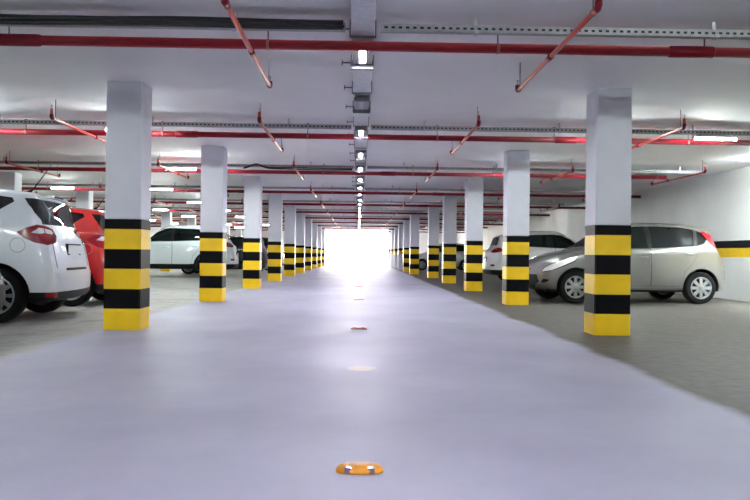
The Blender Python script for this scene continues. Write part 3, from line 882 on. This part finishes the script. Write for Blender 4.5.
        for y in ys:
            q = (y/.56)**2
            z = c.top(3.88) - .035*q
            vs += [(x0+.12, y, z+.012), (x0-.10-.02+.05*q, y, z-.012), (x0-.10+.05*q, y, z-.045), (x0+.10, y, z-.06)]
        for k in range(10):
            a = k*4
            for j in range(4): fs.append((a+j, a+(j+1) % 4, a+4+(j+1) % 4, a+4+j))
        fs += [(0,1,2,3), (43,42,41,40)]
        m.add(vs, fs, 0, True); o = m.build('roof_spoiler', c.paint, c.root); o.data.set_sharp_from_angle(angle=.6)
        m = MB(); m.box(x0-.118, x0-.10, -.16, .16, c.top(3.88)-.04, c.top(3.88)-.016); m.build('brake_light', M['plastic'], c.root)
        c.plate(0, .885, 'rear'); c.plate(0, .42, 'front')
    def details_suv(c):
        P = c.patch
        P('tail_lamp', [(4.02,1.06),(4.1,1.13),(4.35,1.12),(4.62,1.06),(4.66,.99),(4.50,.96),(4.20,.97),(4.06,1.0)], 'side', (-.9,1,0), .010, .03, M['lamp_red'])
        P('headlamp', [(.0,.74),(.08,.82),(.40,.90),(.80,.98),(.72,.91),(.45,.82),(.2,.75)], 'side', (.75,1,0), .006, .03, M['lamp_clear'])
        P('front_grille', [(-.45,.70),(.45,.70),(.5,.80),(-.5,.80)], 'end', (1,0,0), .010, .03, M['plastic'], mirror=False)
        P('rear_reflector', [(4.30,.54),(4.50,.54),(4.50,.60),(4.30,.60)], 'side', (-.9,1,0), .014, .02, M['lamp_red'])
        r = c.sp['r']
        for s in (c.sp['fo'], c.sp['fo']+c.sp['wb']):
            o = [(s+(r+.13)*math.cos(a*PI/20), r+(r+.13)*math.sin(a*PI/20)) for a in range(0, 21)]
            i = [(s+(r+.06)*math.cos(a*PI/20), r+(r+.06)*math.sin(a*PI/20)) for a in range(20, -1, -1)]
            P('arch_trim', [p for p in o+i], 'side', (0,1,0), .008, .012, M['plastic'])
        for sg in (1, -1):
            m = MB(); pts = []
            for k in range(13):
                s = 1.95+1.75*k/12; f = min(1, k/1.5, (12-k)/1.5)
                pts.append((c.xf-s, sg*(c.hw*.60), c.top(s)-.035+.045*f))
            m.tube(pts, .014, 8); m.build('roof_rail', M['galv'], c.root)
        P('boot_handle', [(-.35,.80),(.35,.80),(.34,.83),(-.34,.83)], 'end', (-1,0,0), .014, .03, M['chrome'], mirror=False)
        c.plate(0, .72, 'rear'); c.plate(0, .5, 'front')

def place(root, x, y, rz, label, cat='car', scale=1.):
    root.location = (x, y, 0); root.rotation_euler = (0, 0, rz); root.scale = (scale,)*3
    tag(root, label, cat, 'parked cars')
def repaint(root, old, new):
    for ch in root.children_recursive:
        for s in ch.material_slots:
            if s.material == old: s.link = 'OBJECT'; s.material = new
def rear_x(kind): s = SPECS[kind]; return -(s['wb']/2 + (s['L']-s['fo']-s['wb']))
def centre_for_axle(kind, axle_x, rear, facing):  # x of the wheelbase centre
    wb = SPECS[kind]['wb']/2
    return axle_x + (-wb if rear else wb) * (-1 if facing > 0 else 1)

mpv = Car('mpv', M['paint_white']).root
place(mpv, -5.67, 9.925, PI+.07, 'white people carrier parked tail-out behind the nearest left pillar, at the photo edge')
suv = Car('suv', M['paint_ice']).root
place(suv, -4.33-2.24*1.04, 27.4, PI+.09, 'white sport utility car with black sills between the first two left pillars', scale=1.07); suv.scale.x = 1.05; suv.scale.z = 1.09
hat = Car('hatch', M['paint_silver']).root
place(hat, 4.03+2.45/2-.04, 15.14, PI+.075, 'silver hatchback parked nose-out behind the nearest right pillar')
def clone(src, old, new, *a, **k):
    o = copy_tree(src); repaint(o, old, new); place(o, *a, **k); return o
red = clone(mpv, M['paint_white'], M['paint_red'], -4.42-2.65/2, 12.85, PI, 'red people carrier beside the white people carrier, half hidden by the nearest left pillar', scale=.965)
clone(suv, M['paint_ice'], M['paint_pearl'], 4.05+.92+2.64/2, 24.7, 0, 'white sport utility car parked tail-out beyond the silver hatchback')
clone(hat, M['paint_silver'], M['paint_sedan'], 3.55+2.45/2, 43.7, PI, 'pale silver car far down the right bays, glimpsed between the pillars')
edge = clone(hat, M['paint_silver'], M['paint_graphite'], -3.41-.8-2.45/2, 7.1, 0, 'dark grey car at the left photo edge, only its nose corner showing')
clone(hat, M['paint_silver'], M['paint_black'], -3.5-.72-2.45/2, 31.0, PI, 'black hatchback glimpsed between the third and fourth left pillars')
clone(mpv, M['paint_white'], M['paint_graphite'], -3.5-.83-2.65/2, 38.0, PI, 'dark grey people carrier glimpsed past the fourth left pillar')

for ch in list(edge.children):                        # no plate shows on the car at the photo edge; its lamp lens is amber
    if ch.name.startswith('plate_holder') :
        for g in list(ch.children): bpy.data.objects.remove(g)
        bpy.data.objects.remove(ch)
repaint(edge, M['lamp_clear'], M['lamp_amber'])
for car in [o for o in C.objects if o.get('category') == 'car']:   # only the two nearest left cars show an aerial
    if car not in (mpv, red):
        for ch in list(car.children):
            if ch.name.startswith('roof_aerial'): bpy.data.objects.remove(ch)

# ------------------------------------------------------------------ daylight, camera, view
w = bpy.data.worlds.new('sky'); SC.world = w; w.use_nodes = True
bg = w.node_tree.nodes['Background']; bg.inputs[0].default_value = (1, .96, .86, 1); bg.inputs[1].default_value = 48.
pl = bpy.data.lights.new('exit_portal', 'AREA'); pl.shape = 'RECTANGLE'; pl.size = OX1-OX0; pl.size_y = H; pl.cycles.is_portal = True
po = bpy.data.objects.new('exit_portal', pl); C.objects.link(po); po.location = ((OX0+OX1)/2, YE+.31, H/2); po.rotation_euler = (-PI/2, 0, 0)

cam = bpy.data.cameras.new('camera'); co = bpy.data.objects.new('camera', cam); C.objects.link(co)
cam.sensor_width = 36; cam.lens = 765.7/750*36; cam.clip_end = 300; cam.clip_start = .05
yaw, pitch, roll = .0212, .0055, .0120
fw = Vector((math.sin(yaw)*math.cos(pitch), math.cos(yaw)*math.cos(pitch), math.sin(pitch)))
rt = Vector((math.cos(yaw), -math.sin(yaw), 0)); up = rt.cross(fw)
r2 = rt*math.cos(roll) + up*math.sin(roll); u2 = -rt*math.sin(roll) + up*math.cos(roll)
mt = Matrix((r2, u2, -fw)).transposed().to_4x4(); mt.translation = (0, 0, .873)
co.matrix_world = mt
SC.camera = co

SC.view_settings.view_transform = 'Standard'; SC.view_settings.look = 'None'
SC.view_settings.gamma = 1; SC.view_settings.use_curve_mapping = False
SC.view_settings.exposure = .27
cy = SC.cycles
cy.max_bounces = 8; cy.diffuse_bounces = 5; cy.glossy_bounces = 4; cy.transparent_max_bounces = 12
cy.sample_clamp_indirect = 40; cy.sample_clamp_direct = 0
cy.use_denoising = True; cy.use_light_tree = True
cy.caustics_reflective = False; cy.caustics_refractive = False
